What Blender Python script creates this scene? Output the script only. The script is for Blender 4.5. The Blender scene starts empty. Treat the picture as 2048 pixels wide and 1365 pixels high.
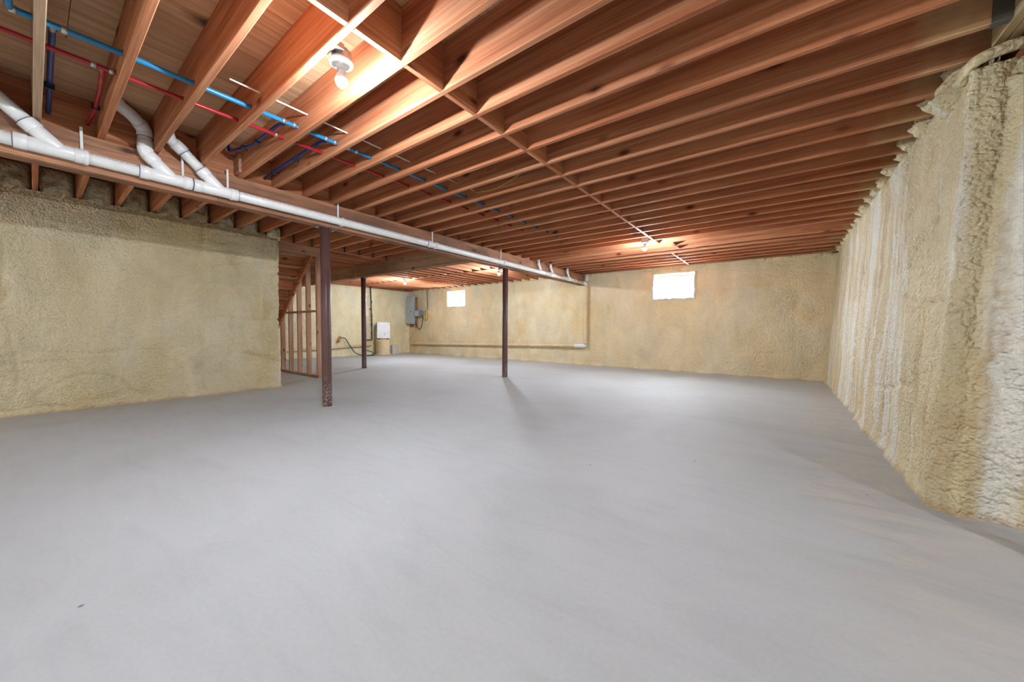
import bpy, bmesh, math, random
from mathutils import Vector, Matrix, noise

random.seed(7)
scene = bpy.context.scene
COL = scene.collection

# ------------------------------------------------------------------ camera
F_PX, YAW, PITCH, ROLL, CY, CAM_H = 721.79, 0.6439, -0.0402, 0.0068, 688.35, 0.9522
cam_data = bpy.data.cameras.new('camera')
cam = bpy.data.objects.new('camera', cam_data)
COL.objects.link(cam)
cam_data.sensor_width = 36.0
cam_data.lens = 36.0 * F_PX / 2048.0
cam_data.shift_y = (CY - 682.5) / 2048.0
cam_data.clip_start = 0.02
fw = Vector((-math.sin(YAW) * math.cos(PITCH), math.cos(YAW) * math.cos(PITCH), math.sin(PITCH)))
rt = Vector((math.cos(YAW), math.sin(YAW), 0))
up = rt.cross(fw)
r2 = rt * math.cos(ROLL) + up * math.sin(ROLL)
u2 = -rt * math.sin(ROLL) + up * math.cos(ROLL)
M = Matrix((r2, u2, -fw)).transposed().to_4x4()
M.translation = (0, 0, CAM_H)
cam.matrix_world = M
scene.camera = cam

# ------------------------------------------------------------------ world / exposure
world = bpy.data.worlds.new('daylight')
scene.world = world
world.use_nodes = True
bg = world.node_tree.nodes['Background']
bg.inputs[0].default_value = (0.86, 0.94, 1.0, 1)
bg.inputs[1].default_value = 60.0
scene.view_settings.view_transform = 'Standard'
scene.view_settings.look = 'None'
scene.view_settings.exposure = 0.6
scene.view_settings.gamma = 1.0
scene.view_settings.use_curve_mapping = False
scene.cycles.use_light_tree = False
scene.cycles.adaptive_threshold = 0.08
BULB = 2750.0          # radiance of the lamp bulbs
BULB_COL = (0.88, 0.97, 1.09)

# ------------------------------------------------------------------ layout
H = 2.427              # underside of joists
JD, JW, SP, Y0 = 0.286, 0.038, 0.3048, 0.982
SUB = H + JD           # underside of subfloor
GX0, GX1 = -4.465, -4.33   # main girder
GZ = 2.15
XB = -1.744            # blocking line
XR, YF, XL, XW, YR, YJ, XE, YS = 0.67, 8.98, -6.45, -11.85, 2.40, 2.87, 4.5, -4.5
XH = -6.93             # header in the left wing

# ------------------------------------------------------------------ helpers
def mat_new(name):
    m = bpy.data.materials.new(name)
    m.use_nodes = True
    return m, m.node_tree, m.node_tree.nodes['Principled BSDF']

def nd(t, kind, **kw):
    n = t.nodes.new(kind)
    for k, v in kw.items():
        setattr(n, k, v)
    return n

def lk(t, a, b):
    t.links.new(a, b)

def ramp(t, fac, stops, interp='LINEAR'):
    r = nd(t, 'ShaderNodeValToRGB')
    cr = r.color_ramp
    cr.interpolation = interp
    while len(cr.elements) < len(stops):
        cr.elements.new(0.5)
    for e, (p, c) in zip(cr.elements, stops):
        e.position = p
        e.color = (c, c, c, 1) if isinstance(c, (int, float)) else tuple(c) + (1,)
    if fac is not None:
        lk(t, fac, r.inputs[0])
    return r.outputs[0]

def mixc(t, fac, a, b, mode='MIX'):
    n = nd(t, 'ShaderNodeMix', data_type='RGBA', blend_type=mode)
    for sock, v in ((n.inputs[0], fac), (n.inputs[6], a), (n.inputs[7], b)):
        if isinstance(v, (int, float)):
            sock.default_value = v
        elif isinstance(v, (tuple, list)):
            sock.default_value = tuple(v) + (1,)
        else:
            lk(t, v, sock)
    return n.outputs[2]

def noise_tex(t, vec, scale, detail=3.0, rough=0.55, dist=0.0):
    n = nd(t, 'ShaderNodeTexNoise')
    n.inputs['Scale'].default_value = scale
    n.inputs['Detail'].default_value = detail
    n.inputs['Roughness'].default_value = rough
    n.inputs['Distortion'].default_value = dist
    lk(t, vec, n.inputs['Vector'])
    return n.outputs['Fac']

def mapping(t, vec, scale=(1, 1, 1), loc=(0, 0, 0)):
    m = nd(t, 'ShaderNodeMapping')
    m.inputs['Scale'].default_value = scale
    m.inputs['Location'].default_value = loc
    lk(t, vec, m.inputs['Vector'])
    return m.outputs[0]

def math_n(t, op, a, b=None, c=None):
    n = nd(t, 'ShaderNodeMath', operation=op)
    for i, v in enumerate((a, b, c)):
        if v is None:
            continue
        if isinstance(v, (int, float)):
            n.inputs[i].default_value = v
        else:
            lk(t, v, n.inputs[i])
    return n.outputs[0]

def bump(t, h, strength, dist, normal=None):
    b = nd(t, 'ShaderNodeBump')
    b.inputs['Strength'].default_value = strength
    b.inputs['Distance'].default_value = dist
    lk(t, h, b.inputs['Height'])
    if normal is not None:
        lk(t, normal, b.inputs['Normal'])
    return b.outputs[0]

def simple(name, col, rough=0.5, metal=0.0, spec=0.5):
    m, t, b = mat_new(name)
    b.inputs['Base Color'].default_value = tuple(col) + (1,)
    b.inputs['Roughness'].default_value = rough
    b.inputs['Metallic'].default_value = metal
    b.inputs['Specular IOR Level'].default_value = spec
    tc = nd(t, 'ShaderNodeTexCoord')
    n = noise_tex(t, tc.outputs['Object'], 14, 3)
    lk(t, mixc(t, 1.0, tuple(col), ramp(t, n, [(0.3, 0.88), (0.7, 1.0)]), 'MULTIPLY'), b.inputs['Base Color'])
    return m

def wood(name, dark, mid, light, knots=True, overspray=False, stain=0.0, knot_scale=(2.6, 6, 6), tone=0.22):
    m, t, b = mat_new(name)
    tc = nd(t, 'ShaderNodeTexCoord')
    oi = nd(t, 'ShaderNodeObjectInfo')
    add = nd(t, 'ShaderNodeVectorMath', operation='ADD')
    sc = nd(t, 'ShaderNodeVectorMath', operation='SCALE')
    comb = nd(t, 'ShaderNodeCombineXYZ')
    for i in range(3):
        lk(t, oi.outputs['Random'], comb.inputs[i])
    lk(t, comb.outputs[0], sc.inputs[0])
    sc.inputs['Scale'].default_value = 37.0
    lk(t, tc.outputs['Object'], add.inputs[0])
    lk(t, sc.outputs[0], add.inputs[1])
    v = add.outputs[0]
    g1 = noise_tex(t, mapping(t, v, (0.55, 16, 16)), 1.0, 4, 0.6, 0.6)
    g2 = noise_tex(t, mapping(t, v, (2.2, 110, 110)), 1.0, 2, 0.5)
    g3 = noise_tex(t, mapping(t, v, (0.8, 3, 3)), 1.0, 2, 0.5)
    col = ramp(t, g1, [(0.32, dark), (0.5, mid), (0.68, light)])
    col = mixc(t, 0.55, col, mixc(t, 1.0, col, ramp(t, g2, [(0.35, 0.62), (0.62, 1.12)]), 'MULTIPLY'))
    col = mixc(t, 1.0, col, ramp(t, g3, [(0.3, (0.82, 0.78, 0.76)), (0.7, (1.06, 1.06, 1.06))]), 'MULTIPLY')
    tone_v = math_n(t, 'MULTIPLY_ADD', oi.outputs['Random'], tone, 1.0 - tone * 0.6)
    col = mixc(t, 1.0, col, tone_v, 'MULTIPLY')
    if knots:
        vo = nd(t, 'ShaderNodeTexVoronoi')
        vo.inputs['Scale'].default_value = 1.0
        lk(t, mapping(t, v, knot_scale), vo.inputs['Vector'])
        kn = ramp(t, vo.outputs['Distance'], [(0.07, 0.10), (0.13, 0.55), (0.21, 1.0)])
        sp = nd(t, 'ShaderNodeSeparateColor')
        lk(t, vo.outputs['Color'], sp.inputs[0])
        kn = math_n(t, 'MAXIMUM', kn, ramp(t, sp.outputs[0], [(0.5, 1.0), (0.52, 0.0)]))
        col = mixc(t, 1.0, col, mixc(t, kn, (0.12, 0.06, 0.04), (1, 1, 1)), 'MULTIPLY')
    if stain > 0:
        geo0 = nd(t, 'ShaderNodeNewGeometry')
        s1 = noise_tex(t, mapping(t, geo0.outputs['Position'], (2, 1.3, 6)), 1.0, 4, 0.65)
        sf = math_n(t, 'MULTIPLY', ramp(t, s1, [(0.45, 0.0), (0.66, 1.0)]), stain)
        col = mixc(t, sf, col, (0.10, 0.065, 0.05))
    if overspray:
        geo = nd(t, 'ShaderNodeNewGeometry')
        sx = nd(t, 'ShaderNodeSeparateXYZ')
        lk(t, geo.outputs['Position'], sx.inputs[0])
        n1 = noise_tex(t, geo.outputs['Position'], 2.2, 4, 0.6)
        e = math_n(t, 'ADD', sx.outputs[0], math_n(t, 'MULTIPLY', math_n(t, 'SUBTRACT', n1, 0.5), 1.1))
        f1 = ramp(t, math_n(t, 'MULTIPLY_ADD', e, 1.0, 0.22), [(0.80, 0.0), (1.0, 0.75)])
        col = mixc(t, f1, col, (0.56, 0.40, 0.20))
    lk(t, col, b.inputs['Base Color'])
    b.inputs['Roughness'].default_value = 0.75
    b.inputs['Specular IOR Level'].default_value = 0.25
    lk(t, bump(t, g2, 0.25, 0.002), b.inputs['Normal'])
    return m

FIR = dict(dark=(0.43, 0.14, 0.06), mid=(0.56, 0.225, 0.105), light=(0.68, 0.335, 0.18))
M_JOIST = wood('joist_fir', overspray=True, **FIR)
M_FIR = wood('framing_fir', **FIR)
M_FRONT = wood('pale_fir', (0.55, 0.36, 0.22), (0.66, 0.46, 0.30), (0.72, 0.52, 0.36), knots=False)
M_STUD = wood('stud_fir', (0.46, 0.25, 0.16), (0.58, 0.35, 0.23), (0.66, 0.42, 0.29), knot_scale=(4, 9, 9))
M_GIRD = wood('girder_fir', (0.32, 0.14, 0.075), (0.46, 0.225, 0.125), (0.56, 0.30, 0.18), stain=0.6)
M_PLY = wood('plywood', (0.64, 0.37, 0.19), (0.76, 0.47, 0.26), (0.81, 0.55, 0.33), knot_scale=(1.3, 2.6, 2.6))
M_DARKWOOD = wood('dark_plank', (0.10, 0.045, 0.025), (0.15, 0.07, 0.042), (0.2, 0.1, 0.06), knots=False)

def foam(name, base, patches, streak=0.0, streak_col=(0.8, 0.78, 0.72), stain=(0.52, 0.36, 0.17), lump=22.0, bstr=0.8):
    """sprayed foam: base cream, big blotches, optional vertical streaks, bubbly relief"""
    m, t, b = mat_new(name)
    geo = nd(t, 'ShaderNodeNewGeometry')
    P = geo.outputs['Position']
    n1 = noise_tex(t, mapping(t, P, (1.1, 1.1, 0.55)), 1.0, 3, 0.6, 0.8)
    n2 = noise_tex(t, mapping(t, P, (2.6, 2.6, 1.4), (3, 7, 1)), 1.0, 3, 0.6, 0.5)
    n3 = noise_tex(t, mapping(t, P, (0.9, 0.9, 0.9), (11, 2, 5)), 1.0, 3, 0.7, 1.2)
    col = mixc(t, ramp(t, n1, [(0.38, 0.0), (0.62, 1.0)]), base, patches)
    col = mixc(t, math_n(t, 'MULTIPLY', ramp(t, n3, [(0.56, 0.0), (0.70, 1.0)]), 0.55), col, stain)
    col = mixc(t, 1.0, col, ramp(t, n2, [(0.3, 0.86), (0.7, 1.06)]), 'MULTIPLY')
    if streak > 0:
        s = noise_tex(t, mapping(t, P, (3.4, 3.4, 0.30), (1, 4, 0)), 1.0, 3, 0.65, 0.25)
        col = mixc(t, math_n(t, 'MULTIPLY', ramp(t, s, [(0.47, 0.0), (0.58, 1.0)]), streak), col, streak_col)
        s2 = noise_tex(t, mapping(t, P, (4.6, 4.6, 0.34), (9, 2, 0)), 1.0, 2, 0.65, 0.25)
        col = mixc(t, math_n(t, 'MULTIPLY', ramp(t, s2, [(0.58, 0.0), (0.68, 1.0)]), streak * 0.7), col, stain)
    # brown line where the foam meets the slab
    sx = nd(t, 'ShaderNodeSeparateXYZ')
    lk(t, P, sx.inputs[0])
    hz = math_n(t, 'ADD', sx.outputs[2], math_n(t, 'MULTIPLY', math_n(t, 'SUBTRACT', n2, 0.5), 0.12))
    col = mixc(t, ramp(t, hz, [(0.0, 0.5), (0.035, 0.0)]), col, (0.42, 0.24, 0.09))
    lk(t, col, b.inputs['Base Color'])
    b.inputs['Roughness'].default_value = 0.62
    b.inputs['Specular IOR Level'].default_value = 0.35
    vo = nd(t, 'ShaderNodeTexVoronoi')
    vo.inputs['Scale'].default_value = lump * 2.0
    nb = noise_tex(t, P, lump, 2, 0.6, 0.6)
    lk(t, P, vo.inputs['Vector'])
    hgt = math_n(t, 'ADD', math_n(t, 'MULTIPLY', vo.outputs['Distance'], -0.6), math_n(t, 'MULTIPLY', nb, 1.2))
    lk(t, bump(t, hgt, bstr, 0.022), b.inputs['Normal'])
    return m

M_FOAM_L = foam('foam_left', (0.68, 0.565, 0.325), (0.71, 0.62, 0.42), lump=26, bstr=0.85)
M_FOAM_F = foam('foam_far', (0.73, 0.585, 0.34), (0.74, 0.63, 0.42), stain=(0.68, 0.47, 0.20), lump=16, bstr=0.85)
M_FOAM_R = foam('foam_right', (0.73, 0.63, 0.395), (0.70, 0.56, 0.32), streak=0.9, streak_col=(0.82, 0.80, 0.71), lump=26, bstr=0.95)
M_FOAM_W = foam('foam_west', (0.78, 0.67, 0.41), (0.80, 0.725, 0.51), stain=(0.70, 0.50, 0.20), lump=14, bstr=0.6)
M_FOAM_RIM = foam('foam_rim', (0.72, 0.60, 0.36), (0.76, 0.66, 0.42), stain=(0.6, 0.42, 0.18), lump=18, bstr=1.0)
M_CONC_WALL = simple('concrete_wall', (0.42, 0.42, 0.41), 0.9)

def concrete_floor():
    m, t, b = mat_new('slab_concrete')
    geo = nd(t, 'ShaderNodeNewGeometry')
    P = geo.outputs['Position']
    n1 = noise_tex(t, P, 0.55, 3, 0.6, 0.8)
    n2 = noise_tex(t, mapping(t, P, (1.2, 4.5, 1)), 1.0, 4, 0.7, 1.5)
    n3 = noise_tex(t, P, 60, 3, 0.6)
    col = ramp(t, n1, [(0.3, (0.405, 0.423, 0.422)), (0.5, (0.46, 0.478, 0.48)), (0.72, (0.50, 0.523, 0.53))])
    col = mixc(t, 1.0, col, ramp(t, n2, [(0.3, 0.94), (0.5, 1.0), (0.75, 1.035)]), 'MULTIPLY')
    col = mixc(t, 1.0, col, ramp(t, n3, [(0.3, 0.965), (0.7, 1.03)]), 'MULTIPLY')
    # pale trowel scuffs
    n4 = noise_tex(t, mapping(t, P, (2.2, 9, 1), (5, 1, 0)), 1.0, 4, 0.75, 2.0)
    col = mixc(t, math_n(t, 'MULTIPLY', ramp(t, n4, [(0.66, 0.0), (0.74, 1.0)]), 0.35), col, (0.70, 0.70, 0.70))
    # dark specks of debris
    vo = nd(t, 'ShaderNodeTexVoronoi')
    vo.inputs['Scale'].default_value = 3.2
    lk(t, P, vo.inputs['Vector'])
    col = mixc(t, ramp(t, vo.outputs['Distance'], [(0.018, 0.85), (0.03, 0.0)]), col, (0.14, 0.12, 0.11))
    # foam residue along the right-hand and left-hand walls
    sx = nd(t, 'ShaderNodeSeparateXYZ')
    lk(t, P, sx.inputs[0])
    n5 = noise_tex(t, P, 1.5, 4, 0.7, 1.5)
    ex = math_n(t, 'ADD', sx.outputs[0], math_n(t, 'MULTIPLY', math_n(t, 'SUBTRACT', n5, 0.5), 1.5))
    f = math_n(t, 'MULTIPLY', ramp(t, math_n(t, 'MULTIPLY_ADD', ex, 0.5, 0.5), [(0.58, 0.0), (0.70, 0.42), (0.86, 0.25)]),
               ramp(t, math_n(t, 'MULTIPLY', sx.outputs[1], 0.125), [(0.14, 0.0), (0.26, 1.0)]))
    col = mixc(t, f, col, mixc(t, ramp(t, n2, [(0.4, 0.0), (0.6, 1.0)]), (0.40, 0.375, 0.345), (0.60, 0.52, 0.40)))
    el = math_n(t, 'ADD', sx.outputs[0], math_n(t, 'MULTIPLY', math_n(t, 'SUBTRACT', n5, 0.5), 0.8))
    fl = math_n(t, 'MULTIPLY', ramp(t, math_n(t, 'MULTIPLY_ADD', el, 0.5, 3.5), [(0.25, 0.45), (0.75, 0.0)]),
                ramp(t, math_n(t, 'MULTIPLY', sx.outputs[1], 0.125), [(0.30, 1.0), (0.5, 0.0)]))
    col = mixc(t, fl, col, (0.40, 0.34, 0.27))
    lk(t, col, b.inputs['Base Color'])
    lk(t, ramp(t, n1, [(0.3, 0.58), (0.7, 0.74)]), b.inputs['Roughness'])
    b.inputs['Specular IOR Level'].default_value = 0.3
    lk(t, bump(t, n2, 0.12, 0.006), b.inputs['Normal'])
    return m
M_FLOOR = concrete_floor()

def column_paint():
    m, t, b = mat_new('column_paint')
    tc = nd(t, 'ShaderNodeTexCoord')
    O = tc.outputs['Object']
    n = noise_tex(t, O, 45, 4, 0.7, 1.0)
    sx = nd(t, 'ShaderNodeSeparateXYZ')
    lk(t, O, sx.inputs[0])
    wear = math_n(t, 'MULTIPLY', ramp(t, n, [(0.52, 0.0), (0.58, 1.0)]), ramp(t, sx.outputs[2], [(0.05, 0.9), (0.42, 0.0)]))
    n2 = noise_tex(t, O, 5, 3)
    col = ramp(t, n2, [(0.3, (0.085, 0.038, 0.034)), (0.7, (0.125, 0.058, 0.052))])
    n3 = noise_tex(t, mapping(t, O, (1, 1, 1), (4, 4, 4)), 9, 2, 0.5)
    chips = math_n(t, 'MULTIPLY', ramp(t, n3, [(0.735, 0.0), (0.745, 1.0)]), 0.7)
    col = mixc(t, math_n(t, 'MAXIMUM', wear, chips), col, (0.45, 0.42, 0.38))
    lk(t, col, b.inputs['Base Color'])
    b.inputs['Roughness'].default_value = 0.42
    return m
M_COLUMN = column_paint()

M_PVC = simple('white_pvc', (0.86, 0.86, 0.84), 0.28)
M_PVC_FIT = simple('white_pvc_fitting', (0.88, 0.88, 0.87), 0.25)
M_PRIMER = simple('purple_primer', (0.16, 0.13, 0.30), 0.5)
M_PRINT = simple('red_pipe_print', (0.60, 0.16, 0.20), 0.6)
M_BLUE = simple('blue_pex', (0.015, 0.22, 0.46), 0.32)
M_NAVY = simple('navy_pex', (0.008, 0.035, 0.20), 0.35)
M_RED = simple('red_pex', (0.42, 0.012, 0.02), 0.32)
M_STEEL = simple('zinc_steel', (0.62, 0.61, 0.58), 0.35, 0.85)
M_BRASS = simple('dull_brass', (0.45, 0.36, 0.22), 0.4, 0.8)
M_BLACK = simple('black_plastic', (0.012, 0.012, 0.013), 0.5)
M_IRON = simple('black_iron', (0.05, 0.035, 0.03), 0.5, 0.4)
M_HANGER = simple('dull_galvanised', (0.16, 0.155, 0.14), 0.45, 0.5)
M_CABLE = simple('white_cable', (0.82, 0.78, 0.72), 0.5)
M_YELLOW = simple('yellow_cable', (0.58, 0.44, 0.08), 0.5)
M_GREY_CABLE = simple('grey_cable', (0.16, 0.15, 0.14), 0.5)
M_TAN_CABLE = simple('tan_cable', (0.62, 0.52, 0.34), 0.6)
M_WHITE = simple('white_plastic', (0.84, 0.85, 0.86), 0.4)
M_WHITE_SIDE = simple('grey_white_plastic', (0.66, 0.66, 0.67), 0.45)
M_PANEL = simple('panel_grey', (0.44, 0.50, 0.50), 0.42)
M_PANEL_D = simple('panel_dark_grey', (0.22, 0.25, 0.27), 0.45)
M_BOX = simple('galvanised_box', (0.48, 0.45, 0.43), 0.45, 0.6)
M_HOSE = simple('green_hose', (0.02, 0.075, 0.055), 0.45)
M_FRAME = simple('window_vinyl', (0.80, 0.81, 0.82), 0.4)
M_BOARD = wood('backing_board', (0.28, 0.13, 0.07), (0.38, 0.19, 0.11), (0.45, 0.25, 0.15), knots=False)
M_HOLE_SHADE = simple('bored_hole_shade', (0.22, 0.10, 0.05), 0.9)  # dark end-grain brown, painting the shade inside the bored holes
M_BLOCK = simple('pale_masonry', (0.60, 0.58, 0.52), 0.9)

def bulb_mat():
    m, t, b = mat_new('lit_bulb')
    b.inputs['Base Color'].default_value = (1, 1, 1, 1)
    b.inputs['Emission Color'].default_value = BULB_COL + (1,)
    b.inputs['Emission Strength'].default_value = BULB
    return m
M_BULB = bulb_mat()

def glass_mat():
    m = bpy.data.materials.new('window_glass')
    m.use_nodes = True
    t = m.node_tree
    t.nodes.clear()
    out = nd(t, 'ShaderNodeOutputMaterial')
    tr = nd(t, 'ShaderNodeBsdfTransparent')
    tr.inputs[0].default_value = (0.95, 0.97, 0.98, 1)
    gl = nd(t, 'ShaderNodeBsdfGlossy')
    gl.inputs['Roughness'].default_value = 0.05
    mx = nd(t, 'ShaderNodeMixShader')
    mx.inputs[0].default_value = 0.06
    lk(t, tr.outputs[0], mx.inputs[1]); lk(t, gl.outputs[0], mx.inputs[2]); lk(t, mx.outputs[0], out.inputs[0])
    return m
M_GLASS = glass_mat()

# ---- object helpers
def obj(name, me, mat, parent=None, smooth=False, mw=None):
    o = bpy.data.objects.new(name, me)
    COL.objects.link(o)
    if mat is not None and not me.materials:
        me.materials.append(mat)
    if smooth:
        me.polygons.foreach_set('use_smooth', [True] * len(me.polygons))
    PW[o] = mw.copy() if mw is not None else Matrix.Identity(4)
    if mw is not None:
        o.matrix_world = mw
    if parent is not None:
        o.parent = parent
        o.matrix_parent_inverse = PW[parent].inverted()
    return o

PW = {}
def thing(name, label, cat, loc=(0, 0, 0), group=None):
    o = bpy.data.objects.new(name, None)
    COL.objects.link(o)
    o.location = loc
    o.empty_display_size = 0.1
    PW[o] = Matrix.Translation(loc)
    o['label'] = label
    o['category'] = cat
    if group:
        o['group'] = group
    return o

def tag(o, label, cat, group=None):
    o['label'] = label
    o['category'] = cat
    if group:
        o['group'] = group
    return o

def struct(o, label=None, cat=None):
    o['kind'] = 'structure'
    if label:
        o['label'] = label
    if cat:
        o['category'] = cat
    PW.setdefault(o, Matrix.Identity(4))
    return o

def mesh(name, v, f):
    me = bpy.data.meshes.new(name)
    me.from_pydata(v, [], f)
    me.update()
    return me

def prism_mesh(name, prof, x0, x1):
    """closed (y,z) profile swept along local x"""
    n = len(prof)
    v = [(x0, a, b) for a, b in prof] + [(x1, a, b) for a, b in prof]
    f = [(i, (i + 1) % n, n + (i + 1) % n, n + i) for i in range(n)]
    f += [tuple(range(n - 1, -1, -1)), tuple(range(n, 2 * n))]
    return mesh(name, v, f)

def beam_prof(w, h, c):
    a, b = w / 2, h / 2
    return [(-a + c, -b), (a - c, -b), (a, -b + c), (a, b - c), (a - c, b), (-a + c, b), (-a, b - c), (-a, -b + c)]

def member(name, p0, p1, w, h, mat, parent, upv=(0, 0, 1), c=0.004):
    """timber of width w, depth h between the centres of its two ends, grain along local x"""
    p0, p1 = Vector(p0), Vector(p1)
    d = p1 - p0
    L = d.length
    x = d.normalized()
    y = Vector(upv).cross(x).normalized()
    z = x.cross(y)
    mw = Matrix((x, y, z)).transposed().to_4x4()
    mw.translation = p0
    return obj(name, prism_mesh(name, beam_prof(w, h, c), 0, L), mat, parent, mw=mw)

def box(name, lo, hi, mat, parent=None, c=0.004):
    lo, hi = Vector(lo), Vector(hi)
    ce = (lo + hi) / 2
    s = hi - lo
    bm = bmesh.new()
    bmesh.ops.create_cube(bm, size=1)
    bmesh.ops.scale(bm, vec=s, verts=bm.verts)
    if c > 0:
        bmesh.ops.bevel(bm, geom=list(bm.edges), offset=min(c, min(s) * 0.4), segments=2, affect='EDGES', profile=0.7)
    me = bpy.data.meshes.new(name)
    bm.to_mesh(me)
    bm.free()
    return obj(name, me, mat, parent, mw=Matrix.Translation(ce))

def fillet(pts, r, n=6):
    pts = [Vector(p) for p in pts]
    if len(pts) < 3:
        return pts
    out = [pts[0]]
    for i in range(1, len(pts) - 1):
        a, b, c = pts[i - 1], pts[i], pts[i + 1]
        u, w = (a - b), (c - b)
        rr = min(r, u.length * 0.49, w.length * 0.49)
        s, e = b + u.normalized() * rr, b + w.normalized() * rr
        for k in range(n + 1):
            q = k / n
            out.append(s * (1 - q) ** 2 + b * 2 * q * (1 - q) + e * q * q)
    out.append(pts[-1])
    return out

def tube_mesh(name, pts, r, seg=12, cap=True, center=None):
    pts = [Vector(p) for p in pts]
    rs = r if isinstance(r, (list, tuple)) else [r] * len(pts)
    n = len(pts)
    v, f = [], []
    t0 = (pts[1] - pts[0]).normalized()
    ref = Vector((0, 0, 1)) if abs(t0.z) < 0.9 else Vector((0, 1, 0))
    nrm = (ref - t0 * ref.dot(t0)).normalized()
    for i, q in enumerate(pts):
        a = pts[max(i - 1, 0)]
        b = pts[min(i + 1, n - 1)]
        t = (b - a).normalized() if (b - a).length > 1e-9 else t0
        nrm = (nrm - t * nrm.dot(t)).normalized()
        bi = t.cross(nrm)
        for k in range(seg):
            an = 2 * math.pi * k / seg
            v.append(q + (nrm * math.cos(an) + bi * math.sin(an)) * rs[i])
    for i in range(n - 1):
        for k in range(seg):
            f.append((i * seg + k, i * seg + (k + 1) % seg, (i + 1) * seg + (k + 1) % seg, (i + 1) * seg + k))
    if cap:
        f.append(tuple(range(seg - 1, -1, -1)))
        f.append(tuple((n - 1) * seg + k for k in range(seg)))
    if center is not None:
        v = [q - Vector(center) for q in v]
    return mesh(name, [tuple(q) for q in v], f)

def tube(name, pts, r, mat, parent=None, seg=12, cap=True):
    c = Vector(pts[0])
    o = obj(name, tube_mesh(name, pts, r, seg, cap, c), mat, parent, mw=Matrix.Translation(c))
    for p in o.data.polygons:
        p.use_smooth = len(p.vertices) == 4
    return o

def lathe(name, prof, loc, mat, parent=None, seg=24, flip=False):
    """profile of (radius, z) about local z"""
    v, f = [], []
    n = len(prof)
    for r, z in prof:
        for k in range(seg):
            a = 2 * math.pi * k / seg
            v.append((r * math.cos(a), r * math.sin(a), z))
    for i in range(n - 1):
        for k in range(seg):
            q = (i * seg + k, i * seg + (k + 1) % seg, (i + 1) * seg + (k + 1) % seg, (i + 1) * seg + k)
            f.append(q[::-1] if flip else q)
    o = obj(name, mesh(name, v, f), mat, parent, mw=Matrix.Translation(loc))
    o.data.polygons.foreach_set('use_smooth', [True] * len(o.data.polygons))
    return o

# ------------------------------------------------------------------ floor
v = [(XW - .3, YR - .3), (XL - .3, YR - .3), (XL - .3, YS - .3), (XE + .3, YS - .3), (XE + .3, YJ + .3), (XR + .35, YJ + .3), (XR + .35, YF + .35), (XW - .3, YF + .35)]
n = len(v)
fl = obj('floor', mesh('floor', [(a, b, 0) for a, b in v] + [(a, b, -.12) for a, b in v],
     [tuple(range(n))] + [tuple(range(2 * n - 1, n - 1, -1))] + [(i, n + i, n + (i + 1) % n, (i + 1) % n) for i in range(n)]), M_FLOOR)
struct(fl, 'light grey trowelled concrete slab floor', 'floor')

# ------------------------------------------------------------------ foam walls
def frange(a, b, step, extra=()):
    n = max(1, round((b - a) / step))
    xs = sorted(set([round(a + (b - a) * i / n, 5) for i in range(n + 1)] + [round(e, 5) for e in extra if a < e < b]))
    out = [xs[0]]
    for x in xs[1:]:
        if x - out[-1] < step * 0.3 and x not in [round(e, 5) for e in extra] and x != xs[-1]:
            continue
        if x - out[-1] < step * 0.3 and len(out) > 1 and out[-1] not in [round(e, 5) for e in extra]:
            out[-1] = x
            continue
        out.append(x)
    return out

def fnoise(u, z, s, seed):
    return noise.noise(Vector((u * s + seed * 13.1, z * s + seed * 5.7, seed * 3.3)))

def foam_disp(u, z, seed, big=0.02, med=0.010, sml=0.005):
    d = big * fnoise(u, z, 1.3, seed) + med * fnoise(u, z, 5.0, seed + 1) + sml * abs(fnoise(u, z, 16.0, seed + 2)) * 2
    # lifts: horizontal sagging ridges and vertical pass seams
    q = (u + 0.10 * fnoise(u, z, 1.6, seed + 4) + seed * 0.37) / 0.78
    q = abs(q - round(q)) * 0.78
    d += -0.026 * math.exp(-(q / 0.020) ** 2) * (0.35 + 0.9 * max(0, fnoise(u, z, 0.9, seed + 6)))
    w = (z + 0.16 * fnoise(u, z, 1.1, seed + 8)) / 0.52
    w = abs(w - round(w)) * 0.52
    d += -0.022 * math.exp(-(w / 0.015) ** 2) * max(0, fnoise(u, z, 1.2, seed + 9)) * 2
    # wandering creases in the skin
    n = fnoise(u * 0.8, z * 2.0, 1.25, seed + 20)
    m = max(0.0, fnoise(u, z, 0.8, seed + 23) + 0.15)
    d -= 0.030 * math.exp(-(n / 0.022) ** 2) * min(1.0, m * 2.2) * (0.6 + 0.5 * fnoise(u, z, 7, seed + 25))
    return d

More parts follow.
